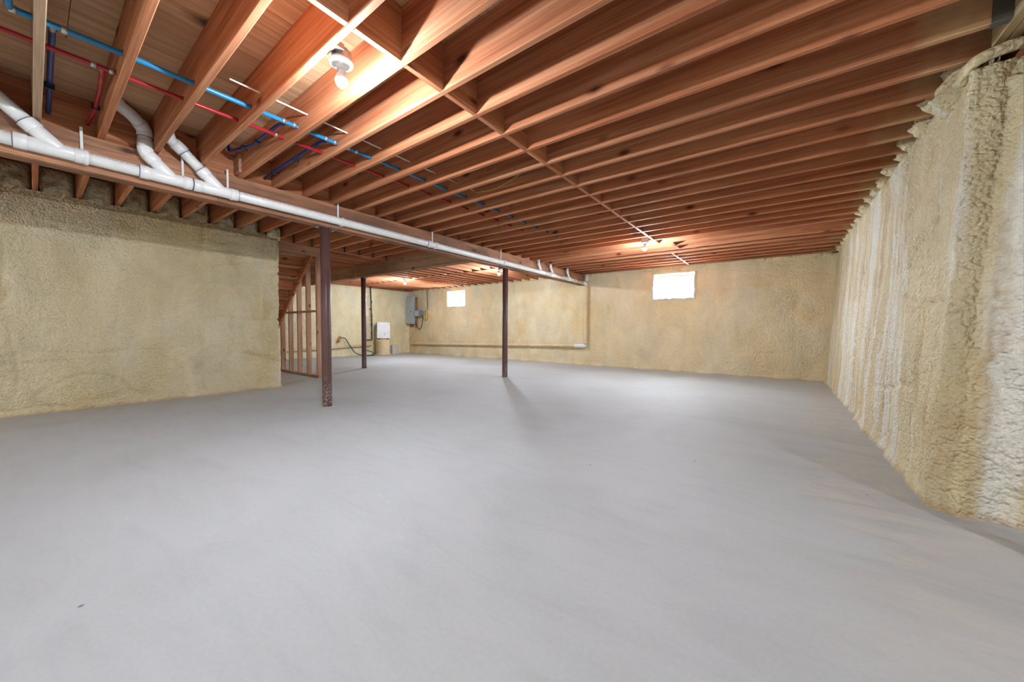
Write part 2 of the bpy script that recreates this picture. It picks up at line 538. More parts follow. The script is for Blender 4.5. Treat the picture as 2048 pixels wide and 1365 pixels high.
def foam_wall(name, path, us, z1f, dz, mat, seed, thick=0.28, holes=(), zx=(), disp=None, batter=0.0, backs=None):
    """front surface path(u) -> (x, y, nx, ny), rows in z; solid back, cap and window reveals"""
    z1 = z1f if callable(z1f) else (lambda u: z1f)
    zmax = max(z1(u) for u in us)
    zs = frange(0, zmax, dz, zx)
    v, f = [], []
    idx = {}
    for i, u in enumerate(us):
        x, y, nx, ny = path(u)
        top = z1(u)
        for j, z in enumerate(zs):
            zz = z * top / zmax if not holes else z
            d = (disp or (lambda a, b: foam_disp(a, b, seed)))(u, zz) - batter * zz
            if zz < 0.10:   # flared toe on the slab
                d += 0.03 * (1 - zz / 0.10) ** 2 * (0.6 + 0.8 * fnoise(u, 0, 6, seed))
            for (a, b, c, e) in holes:
                if a - 1e-4 <= u <= b + 1e-4 and c - 1e-4 <= zz <= e + 1e-4:
                    d = 0.018 * fnoise(u, zz, 9, seed)
            idx[i, j] = len(v)
            v.append((x + nx * d, y + ny * d, zz))
    def hole(i, j):
        um, zm = (us[i] + us[i + 1]) / 2, (zs[j] + zs[j + 1]) / 2
        return any(a < um < b and c < zm < e for a, b, c, e in holes)
    for i in range(len(us) - 1):
        for j in range(len(zs) - 1):
            if not hole(i, j):
                f.append((idx[i, j], idx[i + 1, j], idx[i + 1, j + 1], idx[i, j + 1]))
    # back + top cap
    bt = []
    for i, u in enumerate(us):
        x, y, nx, ny = path(u)
        if backs:
            x, y = backs(u)
        else:
            x, y = x - nx * thick, y - ny * thick
        bt.append(len(v))
        v.append((x, y, z1(u)))
    for i in range(len(us) - 1):
        f.append((idx[i, len(zs) - 1], idx[i + 1, len(zs) - 1], bt[i + 1], bt[i]))
    nfront = len(f)
    if not holes:
        bb = []
        for i in (0, len(us) - 1):
            x, y, z = v[bt[i]]
            bb.append(len(v)); v.append((x, y, 0))
        if not backs:
            f.append((bt[0], bt[-1], bb[1], bb[0]))
    else:
        # back wall with openings, and reveals
        x0, y0, nx, ny = path(us[0])
        def bp(u, z):
            x, y, a, b = path(u)
            v.append((x - a * thick, y - b * thick, z)); return len(v) - 1
        edges = [us[0]] + [e for h in sorted(holes) for e in h[:2]] + [us[-1]]
        for k in range(len(edges) - 1):
            a, b = edges[k], edges[k + 1]
            hh = [h for h in holes if abs(h[0] - a) < 1e-3]
            spans = [(0, zmax)] if not hh else [(0, hh[0][2]), (hh[0][3], zmax)]
            for c, e in spans:
                f.append((bp(a, c), bp(a, e), bp(b, e), bp(b, c)))
        for (a, b, c, e) in holes:
            ii = [i for i, u in enumerate(us) if a - 1e-4 <= u <= b + 1e-4]
            jj = [j for j, z in enumerate(zs) if c - 1e-4 <= z <= e + 1e-4]
            ring = [(i, jj[0]) for i in ii] + [(ii[-1], j) for j in jj[1:]] + [(i, jj[-1]) for i in ii[-2::-1]] + [(ii[0], j) for j in jj[-2:0:-1]]
            fr = [idx[r] for r in ring]
            bk = [bp(us[i], zs[j]) for i, j in ring]
            for k in range(len(ring)):
                k2 = (k + 1) % len(ring)
                f.append((fr[k], bk[k], bk[k2], fr[k2]))
    o = obj(name, mesh(name, v, f), mat)
    sm = [True] * len(o.data.polygons)
    o.data.polygons.foreach_set('use_smooth', [i < nfront for i in range(len(sm))])
    return struct(o)

# left wall (x = XL, faces +x), u = y
R_L = 0.05
LL = YR - R_L - YS
LLA = R_L * math.pi / 2
def p_left(u):
    if u <= LL:
        return (XL, YS + u, 1, 0)
    if u <= LL + LLA:
        a = (u - LL) / R_L
        return (XL - R_L + R_L * math.cos(a), YR - R_L + R_L * math.sin(a), math.cos(a), math.sin(a))
    return (XL - R_L - (u - LL - LLA), YR, 0, 1)
def b_left(u):
    x, y, nx, ny = p_left(u)
    return (XL - .26, min(y, YR - .26)) if u <= LL + LLA else (min(x, XL - .26), YR - .26)
us = frange(0, 3.3, 0.12)[:-1] + frange(3.3, LL - .06, 0.02)[:-1] + frange(LL - .06, LL + LLA + .02, 0.011)[:-1] + frange(LL + LLA + .02, LL + LLA + .2, .06)
wl = foam_wall('wall_left', p_left, us, 2.345, 0.02, M_FOAM_L, 3, backs=b_left)
wl['label'] = 'cream spray-foamed wall on the left with horizontal creases'; wl['category'] = 'wall'
# return wall behind the stairs (y = YR, faces +y)
us = frange(0, XL - 0.14 - XW, 0.08)
wr_ = foam_wall('wall_return', lambda u: (XL - 0.14 - u, YR - 0.01, 0, 1), us, 2.36, 0.08, M_FOAM_L, 5, thick=0.2)
wr_['label'] = 'cream foam wall running behind the basement stairs'; wr_['category'] = 'wall'
# west wall (x = XW, faces +x)
us = frange(YR, YF + 0.2, 0.05)
ww = foam_wall('wall_west', lambda u: (XW, u, 1, 0), us[::-1][::-1], 2.40, 0.05, M_FOAM_W, 8)
ww['label'] = 'brightly lit cream foam wall behind the dehumidifier'; ww['category'] = 'wall'
# far wall (y = YF, faces -y), u = -x so that faces point into the room
W1 = (1.62, 2.52, 1.69, 2.28)       # u0,u1,z0,z1
W2 = (8.745, 9.635, 1.74, 2.295)
us = frange(-XR - 0.25, -XW, 0.035, W1[:2] + W2[:2])
wf = foam_wall('wall_far', lambda u: (-u, YF, 0, -1), us, 2.415, 0.035, M_FOAM_F, 11, holes=(W1, W2), zx=W1[2:] + W2[2:])
wf['label'] = 'long tan spray-foamed wall with two small windows'; wf['category'] = 'wall'

# right wall with its projecting corner: far -> corner -> along the jog to the right
R_C = 0.09
L1 = YF - (YJ + R_C)
LA = R_C * math.pi / 2
def p_right(s):
    if s <= L1:
        return (XR, YF - s, -1, 0)
    if s <= L1 + LA:
        a = (s - L1) / R_C
        return (XR + R_C - R_C * math.cos(a), YJ + R_C - R_C * math.sin(a), -math.cos(a), -math.sin(a))
    return (XR + R_C + (s - L1 - LA), YJ, 0, -1)
def b_right(s):
    x, y, nx, ny = p_right(s)
    if s <= L1:
        return (XR + 0.33, max(y, YJ + 0.3))
    if s <= L1 + LA:
        return (XR + 0.33, YJ + 0.3)
    return (max(x, XR + 0.33), YJ + 0.3)
us = frange(-0.2, 3.2, 0.03)[:-1] + frange(3.2, L1 - 0.4, 0.018)[:-1] + frange(L1 - 0.4, L1 + LA + 0.35, 0.0085)[:-1] + frange(L1 + LA + 0.35, L1 + LA + 3.74, 0.12)
def d_right(u, z):
    d = foam_disp(u, z, 21, 0.022, 0.012, 0.006)
    # the ragged crack beside the corner, and a lesser one on the jog
    c = L1 - 0.02 + 0.05 * fnoise(z, 0.3, 2.2, 33) + 0.016 * fnoise(z, 1.3, 14, 35)
    k = max(0.0, min(1.0, 1.25 - z * 0.55)) * (0.55 + 0.45 * fnoise(z, 2.0, 6, 36))
    d -= 0.030 * k * math.exp(-((u - c) / 0.010) ** 2)
    d += 0.014 * math.exp(-((u - c - 0.05) / 0.035) ** 2)
    if u > L1 + LA * 0.6:   # coarse lumps on the jog
        w = min(1, (u - L1 - LA * 0.6) / 0.15)
        d += w * (0.011 * abs(fnoise(u * 0.7, z * 1.6, 24, 40)) * 2 + 0.006 * fnoise(u, z, 40, 41))
    return d
def z_right(s):
    if s < L1 - 0.45:
        return 2.40
    if s < L1 - 0.1:
        return 2.40 - 0.10 * (s - L1 + 0.45) / 0.35
    return 2.30 + 0.02 * max(0, min(1, (s - L1 - LA) / 0.3))
wrt = foam_wall('wall_right', p_right, us, z_right, 0.016, M_FOAM_R, 21, disp=d_right, batter=0.035, backs=b_right)
wrt['label'] = 'cream foam wall on the right, streaked white, with a projecting corner'; wrt['category'] = 'wall'
# walls out of view that close the room
us = frange(YS, YJ, 0.2)
we = foam_wall('wall_east', lambda u: (XE, -u + YJ + YS, -1, 0), us, 2.40, 0.2, M_FOAM_L, 51)
we['label'] = 'cream foam wall of the side bay beyond the projecting corner'; we['category'] = 'wall'
us = frange(XL, XE, 0.2)
ws = foam_wall('wall_back', lambda u: (u, YS, 0, 1), us, 2.40, 0.2, M_FOAM_L, 53)
ws.data.flip_normals()
ws['label'] = 'cream foam wall closing the near end of the basement'; ws['category'] = 'wall'

# ------------------------------------------------------------------ ceiling: subfloor, joists, blocking
v = [(XW - .3, YR - .3), (XL - .3, YR - .3), (XL - .3, YS - .3), (XE + .3, YS - .3), (XE + .3, YJ + .3), (XR + .35, YJ + .3), (XR + .35, YF + .35), (XW - .3, YF + .35)]
n = len(v)
ceil = obj('ceiling', mesh('ceiling', [(a, b, SUB + .022) for a, b in v] + [(a, b, SUB + .06) for a, b in v],
     [tuple(range(n - 1, -1, -1))] + [tuple(range(n, 2 * n))] + [(i, (i + 1) % n, n + (i + 1) % n, n + i) for i in range(n)]), M_PLY)
struct(ceil, 'open ceiling of fir joists under plywood subfloor', 'ceiling')

# plywood sheets (1.22 across y, 2.44 along x, staggered)
def sheet(x0, x1, y0, y1):
    me = prism_mesh('plywood_sheet', beam_prof(x1 - x0 - .003, 0.018, 0.001), 0, y1 - y0 - .003)
    mw = Matrix(((0, -1, 0, (x0 + x1) / 2), (1, 0, 0, y0), (0, 0, 1, SUB + 0.0105), (0, 0, 0, 1)))
    obj('plywood_sheet', me, M_PLY, ceil, mw=mw)
for i, x0 in enumerate([XW - .25 + 1.22 * k for k in range(14)]):
    x1 = x0 + 1.22
    ylo = YR - .2 if x1 < XL + 0.1 else YS - .2
    yhi = YF + .3 if x0 < XR else YJ + .25
    x1 = min(x1, XE + .25)
    y = ylo - (0.0 if i % 2 else 1.22)
    while y < yhi - 0.02:
        a, b = max(y, ylo), min(y + 2.44, yhi)
        if b - a > 0.05:
            sheet(x0, x1, a, b)
        y += 2.44

JZ = H + JD / 2
def yk(k):
    return Y0 + k * SP
joist_rnd = random.Random(3)
for k in range(-17, 27):
    y = yk(k)
    if y > YF - 0.06:
        continue
    xr = 0.815 if k <= 6 else 0.93
    m = M_FRONT if k == -3 else M_JOIST
    dz = joist_rnd.uniform(-.0025, .0025)
    member('joist', (-4.395, y, JZ + dz), (xr, y, JZ + dz), JW, JD, m, ceil)
    if y < YR - 0.06:
        member('joist', (-6.68, y, JZ), (-4.40, y, JZ), JW, JD, M_JOIST, ceil)
    elif y < 4.66:
        j = member('joist', (XH + 0.042, y, JZ), (-4.40, y, JZ), JW, JD, M_JOIST, ceil)
        # black joist hanger at the header
        hb = mesh('joist_hanger', [(XH + .041, y + s * .0215, z) for s in (-1, 1) for z in (H - .003, H + .17)] + [(XH + .10, y + s * .0215, z) for s in (-1, 1) for z in (H - .003, H + .17)],
                  [(0, 1, 5, 4), (2, 6, 7, 3), (0, 4, 6, 2), (0, 2, 3, 1)])
        obj('joist_hanger', hb, M_HANGER, ceil)
    # blocking between joists
    if yk(k + 1) < YF - 0.06:
        y1 = yk(k + 1)
        off = 0.0 if k not in (18, 19) else 0.20
        if k != 20:
            member('blocking', (XB + off, y + JW / 2, JZ), (XB + off, y1 - JW / 2, JZ), JW, JD - .004, M_FIR, ceil)
        member('blocking', (-4.405, y + JW / 2, JZ), (-4.405, y1 - JW / 2, JZ), JW, JD - .002, M_FIR, ceil)
    if k <= 6 and y > YS:
        # hanger at the right-hand header
        hb = mesh('joist_hanger', [(0.814, y + s * .0215, z) for s in (-1, 1) for z in (H - .003, H + .2)] + [(0.75, y + s * .0215, z) for s in (-1, 1) for z in (H - .003, H + .2)],
                  [(0, 4, 5, 1), (2, 3, 7, 6), (0, 2, 6, 4), (0, 1, 3, 2)])
        obj('joist_hanger', hb, M_HANGER, ceil)
        member('joist', (0.905, y, JZ), (XE + .2, y, JZ), JW, JD, M_JOIST, ceil)

# header in the left wing, stair opening, joists that run the other way
for q in (0, 1):
    member('header', (XH + 0.019 - q * 0.0385, YR + .03, JZ), (XH + 0.019 - q * 0.0385, 4.66, JZ), 0.038, JD, M_FIR, ceil)
x = XH - 0.30
wing = []
while x > XW + 0.1:
    wing.append(x)
    member('joist', (x, 3.40 if x > -10.6 else YR, JZ), (x, 4.735, JZ), JW, JD, M_JOIST, ceil)
    x -= SP
for q in (0, 1):
    member('header', (XH - .06, 3.335 + .038 * q, JZ), (-10.62, 3.335 + .038 * q, JZ), 0.038, JD, M_FIR, ceil)
x = GX0 - 0.16
wing2 = []
while x > XW + 0.1:
    wing2.append(x)
    member('joist', (x, 4.745, JZ), (x, YF + .12, JZ), JW, JD, M_JOIST, ceil)
    x -= SP
for a, b in zip(wing2[:-1], wing2[1:]):
    member('blocking', (a - JW / 2, 6.86, JZ), (b + JW / 2, 6.86, JZ), JW, JD - .004, M_FIR, ceil)

# rim boards that close the edge of the floor
rims = [((XR + .30, YJ - .05, JZ), (XR + .30, YF + .3, JZ)), ((-6.72, YS, JZ), (-6.72, YR, JZ)), ((XW - .2, YF + .2, JZ), (XR + .3, YF + .2, JZ)),
        ((XW - .15, YR - .1, JZ), (XW - .15, YF + .3, JZ)), ((XW - .2, YR - .06, JZ), (-6.72, YR - .06, JZ)), ((-6.8, YS - .12, JZ), (XE + .2, YS - .12, JZ)),
        ((XE + .22, YS - .1, JZ), (XE + .22, YJ + .2, JZ)), ((XR + .32, YJ + .2, JZ), (XE + .2, YJ + .2, JZ))]
for a, b in rims:
    member('rim_joist', (a[0], a[1], SUB + .03 - .26), (b[0], b[1], SUB + .03 - .26), 0.05, .52, M_FIR, ceil)

# ------------------------------------------------------------------ foam fill between joists over the walls
def pillow(name, ctr, wu, hz, depth, udir, ndir, mat, parent, seed, lump=0.05, nu=9, nz=9, wrap=0.0):
    """bulging lump of foam: a grid bulging along ndir"""
    c, ud, nn = Vector(ctr), Vector(udir), Vector(ndir)
    v, f = [], []
    for i in range(nu + 1):
        for j in range(nz + 1):
            a, b = i / nu * 2 - 1, j / nz * 2 - 1
            e = (1 - abs(a) ** 3.0) * (1 - abs(b) ** 3.0)
            d = depth * e ** 0.6 + lump * e * (noise.noise(Vector((a * 1.9 + seed * 3.1, b * 1.9, seed))) + 0.6 * noise.noise(Vector((a * 4.2, b * 4.2 + seed, seed * 2.0))))
            v.append(c + ud * (a * wu / 2) + Vector((0, 0, b * hz / 2)) + nn * max(d, -0.01) - Vector((0, 0, 1)) * wrap * max(d, 0))
    m = nz + 1
    for i in range(nu):
        for j in range(nz):
            f.append((i * m + j, (i + 1) * m + j, (i + 1) * m + j + 1, i * m + j + 1))
    k = len(v)
    # closed back
    for a, b in ((-1, -1), (1, -1), (1, 1), (-1, 1)):
        v.append(c + ud * (a * wu / 2) + Vector((0, 0, b * hz / 2)) - nn * 0.02)
    f.append((k, k + 3, k + 2, k + 1))
    o = obj(name, mesh(name, [tuple(q - c) for q in v], f), mat, parent, smooth=True, mw=Matrix.Translation(c))
    return o

rr = random.Random(11)
for k in range(6, 26):          # right wall
    yc = yk(k) + SP / 2
    if yc > YF - 0.1 or yc < YJ + 0.1:
        continue
    pillow('foam_fill', (0.86, yc, H + .13), SP - JW, JD + .02, 0.02, (0, 1, 0), (-1, 0, 0), M_FOAM_RIM, wrt, k, 0.06)
    # ragged lump lapping over the sill
    w = rr.uniform(.14, .24)
    pillow('foam_lump', (0.79, yc + rr.uniform(-.04, .04), 2.43 + rr.uniform(-.01, .03)), w, rr.uniform(.10, .17), rr.uniform(.06, .10), (0, 1, 0), (-1, 0, 0.1), M_FOAM_RIM, wrt, k + 50, 0.045)
for k in range(-9, 5):         # left wall
    yc = yk(k) + SP / 2
    if yc > YR - 0.05:
        continue
    pillow('foam_fill', (-6.64, yc, H + .11), SP - JW, JD + .08, 0.12, (0, -1, 0), (1, 0, 0), M_FOAM_L, wl, k + 80, 0.07, 14, 14)
pillow('foam_lump', (-6.50, YR - .05, H + .02), 0.18, 0.2, 0.09, (0, -1, 0), (1, 0, 0), M_FOAM_L, wl, 99, 0.06)
for a, b in zip(wing2[:-1], wing2[1:]):   # far wall, left wing
    pillow('foam_fill', ((a + b) / 2, YF + .05, H + .12), SP - JW, JD + .02, 0.06, (1, 0, 0), (0, -1, 0), M_FOAM_F, wf, a, 0.06)
for i in range(34):             # ragged top edge of the far wall
    x = XR - 0.05 - i * 0.147
    if x < GX1:
        break
    pillow('foam_lump', (x, YF - .005, 2.42 + rr.uniform(-.02, .02)), rr.uniform(.12, .24), rr.uniform(.06, .11), rr.uniform(.012, .03), (1, 0, 0), (0, -1, 0), M_FOAM_F, wf, i + 200, 0.03, 6, 6)
# sill ledge on the left wall: two foamed plates stepped back
for q, (x0, x1, z0, z1) in enumerate(((-6.70, -6.50, 2.345, 2.385), (-6.70, -6.545, 2.385, 2.4255))):
    uu = frange(-3.0, YR - .03, 0.04)
    v, f = [], []
    for i, y in enumerate(uu):
        d = 0.014 * noise.noise(Vector((y * 4, q * 7.0, 1))) + 0.006 * noise.noise(Vector((y * 17, q * 7.0, 2)))
        v += [(x0, y, z0), (x1 + d, y, z0), (x1 + d + .006, y, (z0 + z1) / 2), (x1 + d * 0.7, y, z1), (x0, y, z1)]
    for i in range(len(uu) - 1):
        for j in range(4):
            f.append((i * 5 + j, i * 5 + j + 1, i * 5 + 6 + j, i * 5 + 5 + j))
    e = (len(uu) - 1) * 5
    f += [(4, 3, 2, 1, 0), (e, e + 1, e + 2, e + 3, e + 4)]
    me = mesh('sill_plate', v, f); me.flip_normals()
    obj('sill_plate', me, M_FOAM_L, wl)

# ------------------------------------------------------------------ windows
for i, (a, b, c, e) in enumerate((W1, W2)):
    x0, x1 = -b, -a
    yy = YF + 0.10
    w = bpy.data.objects.new('window_%d' % (i + 1), None)
    COL.objects.link(w)
    w.location = ((x0 + x1) / 2, yy, c)
    PW[w] = Matrix.Translation(w.location)
    struct(w, ('white framed basement window over the bare stretch of far wall', 'small white framed window near the electrical panel')[i], 'window')
    t = 0.022
    box('frame', (x0, yy, c), (x0 + t, yy + .05, e), M_FRAME, w)
    box('frame', (x1 - t, yy, c), (x1, yy + .05, e), M_FRAME, w)
    box('frame', (x0 + t, yy, c), (x1 - t, yy + .05, c + t), M_FRAME, w)
    box('frame', (x0 + t, yy, e - t), (x1 - t, yy + .05, e), M_FRAME, w)
    box('pane', (x0 + t, yy + .022, c + t), (x1 - t, yy + .027, e - t), M_GLASS, w, c=0)
    # torn white foam lip round the opening
    pts = []
    for (ax, az), (bx, bz) in (((x0, c), (x1, c)), ((x1, c), (x1, e)), ((x1, e), (x0, e)), ((x0, e), (x0, c))):
        for q in range(12):
            s = q / 12
            pts.append(Vector((ax + (bx - ax) * s, YF - .01 + 0.012 * noise.noise(Vector((ax + s * 9, az * 5, i))), az + (bz - az) * s)) +
                       Vector((rr.uniform(-.012, .012), 0, rr.uniform(-.012, .012))))
    pts.append(pts[0])
    rs = [0.016 + 0.010 * rr.random() for _ in pts]
    tube('foam_lip', pts, rs, simple('white_foam', (0.80, 0.78, 0.70), 0.7) if i == 0 else bpy.data.materials['white_foam'], w, 7)

# ------------------------------------------------------------------ beams
g = thing('girder', 'long built-up wooden girder carrying the white drain pipe', 'beam', (GX0, YS, GZ))
ww3 = (GX1 - GX0) / 3
for q in range(3):
    xc = GX0 + ww3 * (q + .5)
    cuts = [YS - .1, (1.9, 0.4, 1.1)[q], (5.6, 4.4, 5.0)[q], YF + .1]
    for a, b in zip(cuts[:-1], cuts[1:]):
        member('ply', (xc, a, (GZ + H) / 2), (xc, b - .002, (GZ + H) / 2), ww3 - .001, H - GZ, M_GIRD, g)
g2 = thing('cross_beam', 'wooden beam crossing the left wing above the second steel column', 'beam', (XW, 4.74, 2.155))
for q in range(3):
    yc = 4.695 + .0455 * q
    cuts = [(XW - .1), (-8.1, -6.6, -9.0)[q], GX0 - .002]
    for a, b in zip(cuts[:-1], cuts[1:]):
        member('ply', (a, yc, 2.291), (b - .002, yc, 2.291), .0447, H - 2.155, M_GIRD if q else wood('cross_beam_face', (0.42, 0.25, 0.14), (0.52, 0.32, 0.19), (0.58, 0.38, 0.24), stain=0.35) if 'cross_beam_face' not in bpy.data.materials else bpy.data.materials['cross_beam_face'], g2)
g3 = thing('header_beam', 'foam-dusted header beam at the top right corner', 'beam', (0.86, YS, H))
M_DUSTED = wood('dusted_header', (0.42, 0.31, 0.16), (0.52, 0.40, 0.22), (0.60, 0.47, 0.28), knots=False)
for q in (0, 1):
    member('ply', (0.838 + q * .044, YS, JZ - .002), (0.838 + q * .044, 3.02, JZ - .002), 0.0435, JD, M_DUSTED, g3)

# ------------------------------------------------------------------ steel columns
def column(x, y, ztop, label):
    t = thing('steel_column', label, 'column', (x, y, 0), 'brown steel support columns')
    r = 0.054
    lathe('shaft', [(0, 0.006), (r, 0.006), (r, 0.03), (r, 1.1), (r, ztop - .010), (0, ztop - .010)], (x, y, 0), M_COLUMN, t, 28)
    box('top_plate', (x - .068, y - .12, ztop - .010), (x + .068, y + .12, ztop - .0005), M_COLUMN, t, .002)
    box('base_plate', (x - .06, y - .06, 0), (x + .06, y + .06, .006), M_BLOCK, t, .002)
    for s in (-1, 1):
        lathe('bolt', [(0, -.012), (.009, -.012), (.009, 0)], (x, y + s * .095, ztop - .010), M_STEEL, t, 6, True)
column(-4.40, 2.135, GZ, 'nearest brown steel column, scuffed at its foot, in front of the stud wall')
column(-7.96, 4.745, 2.155, 'thin brown steel column under the cross beam, left of the dehumidifier')
column(-4.40, 5.63, GZ, 'brown steel column standing in open floor under the middle of the drain pipe')

# ------------------------------------------------------------------ lamps
def lamp(x, y, label, spin=0.0, box_dy=0.05, lit=True):
    z = H - 0.012
    t = thing('ceiling_lamp', label, 'lamp', (x, y, z), 'bare bulb ceiling lamps')
    lathe('junction_box', [(0, .055), (.050, .055), (.052, .05), (.052, .012), (0.052, .0)], (x, y, z), M_BOX, t, 8, True)
    box('bracket', (x - .04, y - .0655, z + .015), (x + .075, y - .060, z + .10), M_BOX, t, .002)
    box('bracket_arm', (x + .03, y - .0595, z + .02), (x + .07, y - .02, z + .05), M_BOX, t, .002)
    lh = lathe('lampholder', [(0, .002), (.058, .002), (.062, -.004), (.060, -.012), (.045, -.018), (.030, -.022), (.024, -.030), (.024, -.046), (0, -.046)], (x, y, z), M_WHITE, t, 32, True)
    lathe('bulb_collar', [(0.0, -.040), (.013, -.040), (.014, -.050), (.019, -.062), (.027, -.075), (.0305, -.084), (.0315, -.097)], (x, y, z), M_WHITE, t, 20, True)  # opaque collar shaped deep to keep the bulb's light off the joists
    lathe('bulb', [(.0316, -.097), (.0300, -.111), (.0245, -.1245), (.013, -.1345), (0.0, -.1375)], (x, y, z), M_BULB, t, 12, True)
lamp(-1.985, 1.065, 'lit bare bulb on a white lampholder at the top, beside the near blocking')
lamp(-1.885, 6.18, 'lit bare bulb under the joists, above left of the right-hand window')
lamp(-5.61, 6.93, 'lit bare bulb beside the top of the column in open floor')
lamp(-9.07, 6.74, 'lit bare bulb above the dehumidifier and electrical panel')
lamp(2.65, 0.45, 'lit bare bulb in the side bay beyond the leaning plank')
lamp(-2.0, -3.2, 'lit bare bulb near the back wall, outside the picture')
lamp(-5.45, -3.5, 'added unseen bulb lifting the light between the girder and the left wall')  # added out of view to brighten the left-hand joist bays
lamp(2.65, -3.1, 'added unseen bulb lifting the light from the back of the side bay')  # added out of view to raise the general light level

# ------------------------------------------------------------------ staircase and stud wall
st = thing('staircase', 'unfinished wooden stairs seen from below behind the left wall', 'stairs', (-8.6, 2.9, 0))
RISE, RUN, XT = 0.195, 0.233, -7.12
SY0, SY1 = YR + .06, 3.27
for i in range(1, 14):
    zt = 2.735 - RISE * i
    xa = XT - RUN * (i - 1)
    member('tread', (xa - RUN / 2 + .012, SY0 + .04, zt - .013), (xa - RUN / 2 + .012, SY1 - .04, zt - .013), RUN + .02, .026, M_STUD, st)
    member('riser', (xa - RUN - .0, SY0 + .04, zt - .026 - (RISE - .026) / 2), (xa - RUN, SY1 - .04, zt - .026 - (RISE - .026) / 2), .018, RISE - .028, M_FIR, st)
slope = RISE / RUN
def stringer(y):
    # sawtooth top, straight lower edge
    pts = []
    low = lambda x: 2.43 + slope * (x + 7.09)
    xs0 = XT + 0.06
    pts.append((xs0, low(xs0)))
    pts.append((xs0, 2.70))
    pts.append((XT, 2.70))
    for i in range(1, 14):
        zt = 2.735 - RISE * i - .027
        xa = XT - RUN * (i - 1)
        pts.append((xa, zt)); pts.append((xa - RUN + .010, zt))
    xe = XT - RUN * 13 + .01
    pts.append((xe, 0.0))
    pts.append((-7.09 - 2.43 / slope, 0.0))
    v = [(x, y - .019, z) for x, z in pts] + [(x, y + .019, z) for x, z in pts]
    k = len(pts)
    f = [tuple(range(k)), tuple(range(2 * k - 1, k - 1, -1))] + [(i, k + i, k + (i + 1) % k, (i + 1) % k) for i in range(k)]
    obj('stringer', mesh('stringer', v, f), M_FIR, st)
stringer(SY1 - .019)
stringer(SY0 + .02)
member('hanger_board', (-7.00, SY0, 2.45), (-7.00, 3.30, 2.45), .02, .33, M_STUD, st)

sw = thing('stud_partition', 'open stud wall with mid-height blocking beneath the stairs', 'stud wall', (-8.0, 3.33, 0))
studs = [-7.18 + .02, -7.60 + .02, -8.0 + .02, -8.42 + .02, -8.83 + .02, -9.24 + .02, -9.65 + .02, -10.06 + .02]
member('bottom_plate', (-10.3, 3.33, .019), (-7.10, 3.33, .019), .089, .038, M_STUD, sw)
for x in studs:
    member('stud', (x, 3.33, .038), (x, 3.33, H - .0015), .089, .038, M_STUD, sw, upv=(1, 0, 0))
for a, b in zip(studs[:-1], studs[1:]):
    member('blocking', (a - .019, 3.33, 1.28), (b + .019, 3.33, 1.28), .089, .038, M_STUD, sw)

# ------------------------------------------------------------------ white PVC drain
PX = -4.272
def pz(y):
    return 2.236 - 0.004 * y
dp = thing('drain_pipe', 'white plastic drain pipe hung along the front of the girder', 'pipe', (PX, 0, 2.236))
R = 0.0445
cuts = [(-3.4, -.095), (.235, .545), (.83, .875), (1.16, 8.80)]
main = tube('pipe', [(PX, -3.4, pz(-3.4)), (PX, 3.0, pz(3)), (PX, 8.775, pz(8.775))], R, M_PVC, dp, 24)
def ring(y, w=0.02, r=R + .007, nm='coupling', mat=None, par=None):
    return tube(nm, [(PX, y - w / 2, pz(y)), (PX, y - w / 2 + .002, pz(y)), (PX, y + w / 2 - .002, pz(y)), (PX, y + w / 2, pz(y))],
                [r - .002, r, r, r - .002], mat or M_PVC_FIT, par or dp, 24)
def dir_tube(nm, a, d, l0, l1, r, mat, par, seg=22):
    a, d = Vector(a), Vector(d).normalized()
    return tube(nm, [a + d * l0, a + d * (l0 + .003), a + d * (l1 - .003), a + d * l1], [r - .002, r, r, r - .002], mat, par, seg)
def wye(y0, ln=0.33):
    """wye body centred so that the branch leaves at y0 towards -y and up"""
    b = tube('wye_fitting', [(PX, y0 - ln * .62, pz(y0)), (PX, y0 - ln * .62 + .003, pz(y0)), (PX, y0 + ln * .38 - .003, pz(y0)), (PX, y0 + ln * .38, pz(y0))],
             [R + .003, R + .005, R + .005, R + .003], M_PVC_FIT, dp, 24)
    ring(y0 - ln * .62 + .03, .06, R + .009, 'socket', M_PVC_FIT, b)
    ring(y0 + ln * .38 - .03, .06, R + .009, 'socket', M_PVC_FIT, b)
    ring(y0 - ln * .62 - .002, .003, R + .0075, 'primer_ring', M_PRIMER, b)
    ring(y0 + ln * .38 + .002, .003, R + .0075, 'primer_ring', M_PRIMER, b)
    d = (0, -1, 1)
    dir_tube('branch', (PX, y0, pz(y0)), d, 0, .205, R + .004, M_PVC_FIT, b)
    dir_tube('socket', (PX, y0, pz(y0)), d, .15, .212, R + .009, M_PVC_FIT, b)
    return b
w1 = wye(0.165); w2 = wye(0.775); w3 = wye(1.115)
# branch 1: straight run up to the left, then away under the floor
p1 = (PX, 0.165, pz(.165))
tube('branch_pipe', fillet([Vector(p1) + Vector((0, -.13, .13)), Vector(p1) + Vector((0, -.30, .30)), Vector(p1) + Vector((0.02, -.42, .38)), Vector(p1) + Vector((0.02, -1.0, .40))], .08), R, M_PVC, dp, 22)
dir_tube('primer_ring', p1, (0, -1, 1), .212, .216, R + .0075, M_PRIMER, dp)
